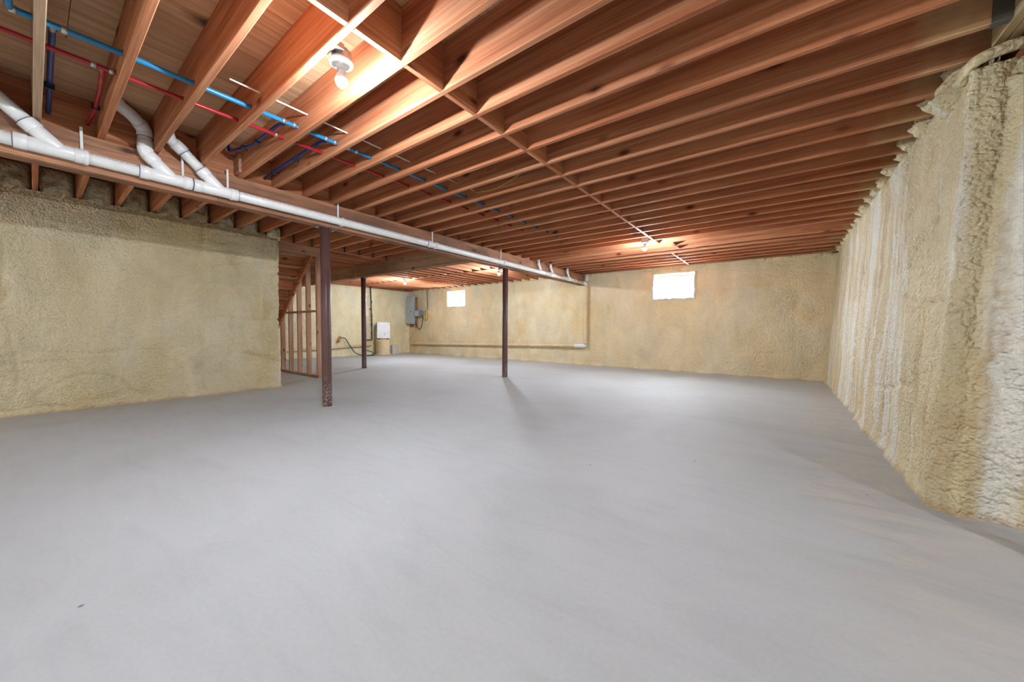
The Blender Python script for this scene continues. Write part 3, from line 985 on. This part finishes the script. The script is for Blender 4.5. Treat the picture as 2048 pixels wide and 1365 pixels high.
# branch 2: 45 up, elbow to vertical, then a bend away to the right side
p2 = Vector((PX, 0.775, pz(.775)))
q = [p2 + Vector((0, -.13, .13)), p2 + Vector((0, -.165, .165)), p2 + Vector((0, -.165, .345)), p2 + Vector((.06, -.235, .405)), p2 + Vector((.12, -.32, .43)), p2 + Vector((.12, -.34, .476))]
tube('branch_pipe', fillet(q, .07, 7), R, M_PVC, dp, 22)
tube('elbow', fillet([p2 + Vector((0, -.118, .118)), p2 + Vector((0, -.165, .165)), p2 + Vector((0, -.165, .262))], .075, 7), R + .006, M_PVC_FIT, dp, 22)
tube('elbow', fillet([p2 + Vector((0, -.165, .285)), p2 + Vector((0, -.165, .345)), p2 + Vector((.035, -.205, .38))], .05, 7), R + .006, M_PVC_FIT, dp, 22)
dir_tube('primer_ring', p2 + Vector((0, -.165, 0)), (0, 0, 1), .283, .287, R + .008, M_PRIMER, dp)
# branch 3: 45 up, long run under the joist to the next bay
p3 = Vector((PX, 1.115, pz(1.115)))
tube('branch_pipe', fillet([p3 + Vector((0, -.13, .13)), p3 + Vector((0, -.29, .29)), p3 + Vector((0.02, -.355, .325)), p3 + Vector((0.07, -.385, .41))], .06), R - .002, M_PVC, dp, 22)
tube('elbow', fillet([p3 + Vector((0, -.262, .262)), p3 + Vector((0, -.29, .29)), p3 + Vector((.012, -.33, .312))], .03), R + .006, M_PVC_FIT, dp, 22)
dir_tube('primer_ring', p3, (0, -1, 1), .212, .216, R + .0075, M_PRIMER, dp)
dir_tube('primer_ring', p3, (0, -1, 1), .362, .366, R + .0075, M_PRIMER, dp)
ring(3.62, .10, R + .006)
ring(3.565, .003, R + .007, 'primer_ring', M_PRIMER)
for y in (5.45,):
    ring(y, .10, R + .006)
# small vent risers near the far end
for y in (6.72, 7.22, 8.02):
    b = tube('vent_riser', fillet([(PX + .004, y - .10, 2.47), (PX + .004, y - .10, 2.37), (PX + .002, y - .02, pz(y) + .05), (PX, y + .06, pz(y))], .07), .029, M_PVC, dp, 16)
    tube('vent_collar', [(PX + .004, y - .10, 2.345), (PX + .004, y - .10, 2.40)], .034, M_PVC_FIT, dp, 16)
    ring(y + .05, .30, R + .005, 'wye_fitting')
ring(8.36, .05, R + .007)
# print along the pipe
def stripe(y0, y1, seed):
    rs = random.Random(seed)
    v, f = [], []
    y = y0
    while y < y1:
        l = rs.choice((.006, .010, .016, .024))
        hgt = rs.uniform(.0012, .0035)
        an = math.radians(32)
        for yy in (y, y + l):
            for s in (-1, 1):
                a = an + s * hgt / R
                v.append((PX + math.cos(a) * (R + .0006), yy, pz(yy) + math.sin(a) * (R + .0006)))
        k = len(v) - 4
        f.append((k, k + 2, k + 3, k + 1))
        y += l + rs.choice((.003, .005, .012))
    obj('pipe_print', mesh('pipe_print', v, f), M_PRINT, dp)
stripe(-.6, -.05, 1); stripe(.30, .565, 2); stripe(1.28, 3.5, 3); stripe(3.75, 5.3, 4)
# hanger hooks nailed to the girder
def hanger(y):
    h = box('hanger', (GX1 + .001, y - .022, pz(y) + .02), (GX1 + .013, y - .006, H + .045), M_PVC_FIT, dp, .002)
    an = [math.radians(a) for a in range(150, 411, 20)]
    pts = [(PX + math.cos(a) * (R + .008), y + .004, pz(y) + math.sin(a) * (R + .008)) for a in an]
    tube('hook', pts, .0075, M_PVC_FIT, h, 8) if False else None
    v, f = [], []
    for a in an:
        for rr_ in (R + .003, R + .012):
            for dy in (-.011, .011):
                v.append((PX + math.cos(a) * rr_, y + .002 + dy, pz(y) + math.sin(a) * rr_))
    for i in range(len(an) - 1):
        k = i * 4
        for a, b in ((0, 1), (1, 3), (3, 2), (2, 0)):
            f.append((k + a, k + b, k + 4 + b, k + 4 + a))
    f += [(0, 2, 3, 1), (len(v) - 4, len(v) - 3, len(v) - 1, len(v) - 2)]
    hk = obj('hook', mesh('hook', v, f), M_PVC_FIT, dp)
for y in (.285, .865, 1.19, 2.27, 3.73, 5.40):
    hanger(y)

# ------------------------------------------------------------------ water lines
XBL, XRD, ZW = -3.01, -3.274, 2.489
bl = thing('blue_water_pipe', 'bright blue cold water pipe running through holes in the joists', 'pipe', (XBL, 0, ZW))
tube('pipe', fillet([(-1.9, -.022, ZW - .005), (XBL, -.022, ZW - .012), (XBL, .4, ZW - .004), (XBL, 5.9, ZW + .003)], .02, 3), .0145, M_BLUE, bl, 14)
def fitting(par, x, y, z, r, branch=None):
    f = tube('tee_fitting', [(x, y - .028, z), (x, y + .028, z)], r * 0.92, M_BRASS, par, 12)
    for s in (-1, 1):
        tube('crimp_ring', [(x, y + s * .036 - .011, z), (x, y + s * .036 + .011, z)], r + .0035, M_STEEL, f, 14)
    if branch:
        d = Vector(branch)
        tube('outlet', [(x, y, z), tuple(Vector((x, y, z)) + d * .05)], r * 0.85, M_BRASS, f, 12)
    return f
fitting(bl, XBL, .025, ZW - .011, .0145)
fitting(bl, XBL, .110, ZW - .01, .0145, (-1, 0, 0))
fitting(bl, XBL, 1.205, ZW, .0145, (-1, 0, 0))
fitting(bl, XBL, 1.515, ZW, .0145, (-1, 0, 0))
fitting(bl, XBL, 1.70, ZW, .0145)
M_CLIP = M_BLACK
def clip(par, p, r):
    p = Vector(p)
    box('clip', p - Vector((.008, r + .008, r + .006)), p + Vector((.008, r + .008, r + .006)), M_CLIP, par, .003)
b1 = tube('branch_pipe', fillet([(XBL - .03, .112, ZW - .01), (-3.16, .113, ZW + .05), (-3.5, .114, ZW + .05), (-4.30, .120, ZW + .035), (-4.36, .120, ZW + .03)], .15), .0135, M_NAVY, bl, 12)
clip(bl, (-3.86, .116, ZW + .025), .0135)
b2 = tube('branch_pipe', fillet([(XBL - .03, 1.205, ZW), (-3.17, 1.20, ZW + .045), (-3.75, 1.20, ZW + .05), (-4.22, 1.165, ZW + .115), (-4.24, 1.165, ZW + .20)], .06, 6), .0135, M_NAVY, bl, 12)
clip(bl, (-3.62, 1.20, ZW + .037), .0135); clip(bl, (-3.90, 1.188, ZW + .067), .0135)
b3 = tube('branch_pipe', fillet([(XBL - .03, 1.515, ZW), (-3.17, 1.515, ZW + .04), (-3.9, 1.505, ZW + .025), (-4.36, 1.505, ZW + .02)], .15), .0135, M_NAVY, bl, 12)
clip(bl, (-3.62, 1.508, ZW + .006), .0135); clip(bl, (-4.12, 1.506, ZW + .018), .0135)
rd = thing('red_water_pipe', 'dark red hot water pipe running through holes in the joists', 'pipe', (XRD, 0, ZW))
tube('pipe', [(XRD, -1.5, ZW), (XRD, .4, ZW - .003), (XRD, 4.6, ZW + .004)], .0125, M_RED, rd, 14)
fitting(rd, XRD, .298, ZW - .002, .0125, (-1, 0, 0))
fitting(rd, XRD, 1.25, ZW, .0125)
tube('branch_pipe', fillet([(XRD - .03, .300, ZW - .002), (-3.7, .322, ZW + .045), (-4.1, .326, ZW + .05), (-4.36, .305, ZW + .03)], .2), .0125, M_RED, rd, 12)
clip(rd, (-4.02, .325, ZW + .05), .0125)
# end-grain brown discs on the joist faces, painting the shade in bored holes
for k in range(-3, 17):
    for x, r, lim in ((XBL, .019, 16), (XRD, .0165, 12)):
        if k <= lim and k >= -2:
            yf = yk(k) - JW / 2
            tube('hole_shade_disc', [(x, yf - .0025, ZW), (x, yf + .002, ZW)], r, M_HOLE_SHADE, ceil, 14)
wc = tube('white_cable', [(-2.852, .80, 2.528), (-2.852, 2.0, 2.52), (-2.84, 3.05, 2.515)], .0055, M_CABLE, None, 8)
tag(wc, 'thin white cable through the joists beside the blue pipe', 'cable')
yc_ = tube('yellow_cable', fillet([(-2.84, 3.06, 2.50), (-2.6, 3.07, 2.475), (-2.4, 3.07, 2.50), (-2.15, 3.075, 2.58)], .2), .006, M_YELLOW, None, 8)
tag(yc_, 'loose yellow cable looping along a joist past the blue pipe', 'cable')
member('blocking', (-4.385, 1.26, JZ - .03), (-4.24, 1.26, JZ - .03), .03, .17, M_STUD, ceil)

# ------------------------------------------------------------------ pipes buried in foam on the far walls
fp = thing('buried_drain', 'foam-covered drain pipe dropping down and running along the far wall', 'pipe', (-4.22, YF - .07, 0))
def wob(pts, r, seed, step=0.06, amp=0.008):
    out, rs = [], []
    for a, b in zip(pts[:-1], pts[1:]):
        a, b = Vector(a), Vector(b)
        n = max(1, int((b - a).length / step))
        for i in range(n):
            out.append(a + (b - a) * i / n)
    out.append(Vector(pts[-1]))
    for i, q in enumerate(out):
        rs.append(r + amp * noise.noise(q * 7 + Vector((seed, 0, 0))))
    return out, rs
M_FOAM_PIPE = foam('foam_pipe', (0.72, 0.54, 0.30), (0.76, 0.62, 0.40), stain=(0.6, 0.42, 0.18), lump=20, bstr=0.7)
yw = YF - .06
pts, rs = wob([(-4.225, yw, 2.24), (-4.225, yw, .56)], .052, 3)
tube('riser', pts, rs, M_FOAM_PIPE, fp, 14)
tube('riser_top', [(-4.225, yw, 2.235), (-4.225, yw, H - .003)], .0445, M_PVC, fp, 18)
tube('elbow', fillet([(PX, 8.78, pz(8.78)), (PX + .01, 8.88, pz(8.8)), (-4.225, yw, 2.16), (-4.225, yw, 2.05)], .08), .050, M_PVC, fp, 18)
pts, rs = wob([(-4.30, yw, .525), (-8.0, yw, .45), (XW + .25, yw, .37)], .044, 5)
tube('run', pts, rs, M_FOAM_PIPE, fp, 14)
tube('elbow', fillet([(-4.225, yw, .62), (-4.225, yw, .525), (-4.55, yw, .52)], .07), .054, M_PVC, fp, 18)
fq_pts, fq_rs = wob([(XW + .06, 3.4, .25), (XW + .06, 5.8, .30), (XW + .06, 7.3, .37)], .042, 9)
fq = tube('buried_pipe', fq_pts, fq_rs, M_FOAM_PIPE, None, 12)
tag(fq, 'foam-covered pipe low on the wall behind the green hose', 'pipe')
fl_pts, fl_rs = wob(fillet([(0.715, 3.03, 2.275), (0.742, 2.965, 2.352), (0.83, 2.955, 2.372), (1.4, 2.955, 2.40)], .06, 5), .027, 13, 0.012, 0.007)
ft = tube('foamed_conduit', fl_pts, fl_rs, M_FOAM_RIM, None, 12)
tag(ft, 'foam-coated conduit bending over the projecting corner of the right wall', 'conduit')
# foam hood at the top of the right wall beside the conduit
pillow('foam_lump', (0.752, 3.24, 2.33), .24, .20, .075, (0, 1, 0), (-1, 0, 0), M_FOAM_R, wrt, 400, .03, 10, 10)

# leaning plank at the right edge
lp = tag(member('wood_plank', (0.905, 2.535, 0.012), (0.905, 2.822, 2.385), 0.09, 0.036, M_DARKWOOD, None), 'dark wooden plank leaning upright against the right-hand corner wall', 'plank')

# ------------------------------------------------------------------ utilities in the far corner
ep = thing('electrical_panel', 'tall grey electrical panel on a brown board in the far corner', 'electrical panel', (-11.55, YF, 1.1))
yb = YF - .03
box('backing_board', (-11.72, yb - .03, 1.02), (-11.28, yb - .001, 2.16), M_BOARD, ep)
box('cabinet', (-11.78, yb - .14, 1.14), (-11.38, yb - .031, 2.20), M_PANEL, ep, .006)
dr = box('door', (-11.765, yb - .152, 1.19), (-11.43, yb - .141, 2.16), M_PANEL, ep, .004)
box('latch', (-11.50, yb - .160, 1.60), (-11.455, yb - .153, 1.64), M_BLACK, dr, .002)
db = thing('disconnect_box', 'small grey switch box right of the electrical panel', 'switch box', (-11.1, YF, 1.43))
box('body', (-11.275, yb - .14, 1.42), (-10.98, yb, 1.66), M_PANEL_D, db, .008)
box('cover', (-11.27, yb - .152, 1.44), (-11.03, yb - .141, 1.63), M_PANEL, db, .006)
box('terminal', (-10.975, yb - .10, 1.46), (-10.86, yb - .002, 1.62), M_PANEL_D, db, .006)
yy = yb - .046
for i, (pts, m, lab) in enumerate([
    ([(-11.25, yy, 2.22), (-11.15, yy, 2.10), (-10.72, yy, 1.68)], M_TAN_CABLE, 'tan cable slanting from the panel top to the coiled cable'),
    ([(-10.66, yy, 2.40), (-10.66, yy, 2.0), (-10.64, yy, 1.78), (-10.66, yy, 1.66)], M_GREY_CABLE, 'dark cable dropping from the joists to the coiled cable'),
    ([(-11.35, yy, 1.22), (-11.25, yy, 1.02), (-11.10, yy, .92), (-10.98, yy, 1.05), (-10.90, yy, 1.42)], M_BLACK, 'black and white loop of wire below the switch box'),
    ([(-11.45, yb - .05, 2.21), (-11.42, yb - .05, 2.34), (-11.40, yy, 2.42)], M_TAN_CABLE, 'bundle of tan wire leaving the top of the electrical panel'),
    ([(-11.38, yy, 1.10), (-11.55, yy, .75), (-11.75, yy, .45)], M_TAN_CABLE, 'thin tan cable trailing down the wall below the panel')]):
    tag(tube('cable', fillet(pts, .06), .011, m, None, 8), lab, 'cable')
pts = []
for k in range(0, 3 * 16 + 1):
    a = k / 16 * 2 * math.pi
    pts.append((-10.74 + .085 * math.cos(a), yb - .025 - .016 * k / 16, 1.46 + .17 * math.sin(a)))
tag(tube('cable_coil', pts, .010, M_YELLOW, None, 7), 'yellow-green coil of cable hanging on the far wall', 'cable coil')

# black gas pipe with valves
gp = thing('gas_pipe', 'black iron pipe with small valves on the wall behind the second column', 'pipe', (XW + .07, 7.33, .55))
gx = XW + .07
tube('pipe', fillet([(gx, 7.12, .55), (gx, 7.335, .55), (gx, 7.32, 1.6), (gx, 7.295, 2.41)], .02, 3), .016, M_IRON, gp, 10)
for z in (1.10, 1.24, 1.36, 1.42):
    vv_ = tube('valve', [(gx, 7.328, z - .04), (gx, 7.328, z + .04)], .026, M_IRON, gp, 10)
    tube('valve_handle', [(gx + .02, 7.328, z), (gx + .02, 7.25, z + .01)], .012, M_BRASS, vv_, 8)
tube('elbow', [(gx, 7.31, 1.64), (gx, 7.24, 1.64)], .018, M_IRON, gp, 10)
for z in (.80, 1.9):
    tube('coupling', [(gx, 7.325, z - .025), (gx, 7.325, z + .025)], .023, M_IRON, gp, 10)

# dehumidifier on a foam-coated drum
dmx, dmy = -11.50, 7.60
dd = thing('foamed_drum', 'tan foam-coated drum standing under the white dehumidifier', 'drum', (dmx, dmy, 0))
prof = [(0, 0)] + [(.245 + .012 * noise.noise(Vector((z * 5, 1, 2))), z) for z in [i * .03 for i in range(0, 19)]] + [(.23, .565), (0, .57)]
lathe('body', prof, (dmx, dmy, 0), M_FOAM_PIPE, dd, 24)
lathe('toe', [(.24, 0.001), (.285, 0.001), (.275, .03), (.245, .05)], (dmx, dmy, 0), M_FOAM_PIPE, dd, 24)
dh = thing('dehumidifier', 'white box dehumidifier on top of the tan drum', 'dehumidifier', (dmx, dmy, .572))
ang = math.radians(-28)
def rbox(nm, lo, hi, mat, par, c=.01):
    o = box(nm, lo, hi, mat, None, c)
    o.matrix_world = Matrix.Translation((dmx, dmy, 0)) @ Matrix.Rotation(ang, 4, 'Z') @ Matrix.Translation((Vector(lo) + Vector(hi)) / 2)
    if par is not None:
        o.parent = par
        o.matrix_parent_inverse = PW[par].inverted()
    return o
rbox('body', (-.14, -.22, .602), (.125, .22, 1.17), M_WHITE_SIDE, dh, .02)
rbox('front_cover', (.126, -.22, .602), (.155, .22, 1.17), M_WHITE, dh, .012)
rbox('top_panel', (-.12, -.20, 1.171), (.12, .20, 1.182), M_WHITE_SIDE, dh, .004)
rbox('handle', (.1555, .03, .71), (.160, .045, .80), M_PANEL_D, dh, .002)
rbox('side_grille', (-.09, -.228, .85), (.05, -.2205, 1.08), M_PANEL_D, dh, .002)
for sx_ in (-.1, .1):
    for sy_ in (-.15, .15):
        rbox('foot', (sx_ - .03, sy_ - .03, .572), (sx_ + .03, sy_ + .03, .601), M_BLACK, dh, .004)
pb = box('masonry_block', (-11.72, 7.98, 0.0), (-11.50, 8.24, .34), M_BLOCK, None, .02)
tag(pb, 'pale masonry block on the floor right of the tan drum', 'block')
hs = tube('garden_hose', fillet([(XW + .09, 6.20, .63), (XW + .12, 6.32, .62), (XW + .14, 6.44, .40), (XW + .20, 6.62, .10), (XW + .35, 6.80, .02), (XW + .5, 7.05, .018), (XW + .42, 7.20, .10),
                                  (XW + .30, 7.02, .19), (XW + .22, 6.88, .14), (XW + .30, 6.86, .018), (XW + .40, 7.15, .018), (XW + .22, 7.32, .04)], .10, 5), .016, M_HOSE, None, 8)
tag(hs, 'dark green hose curling from the wall down to the drum', 'hose')
sb = tube('pipe_stub', wob([(XW + .02, 6.20, .66), (XW + .09, 6.10, .50)], .05, 4, .03)[0], .045, simple('orange_foam', (0.55, 0.30, 0.08), 0.8), None, 12)
tag(sb, 'short orange-brown foam-stained pipe stub above the hose', 'pipe')
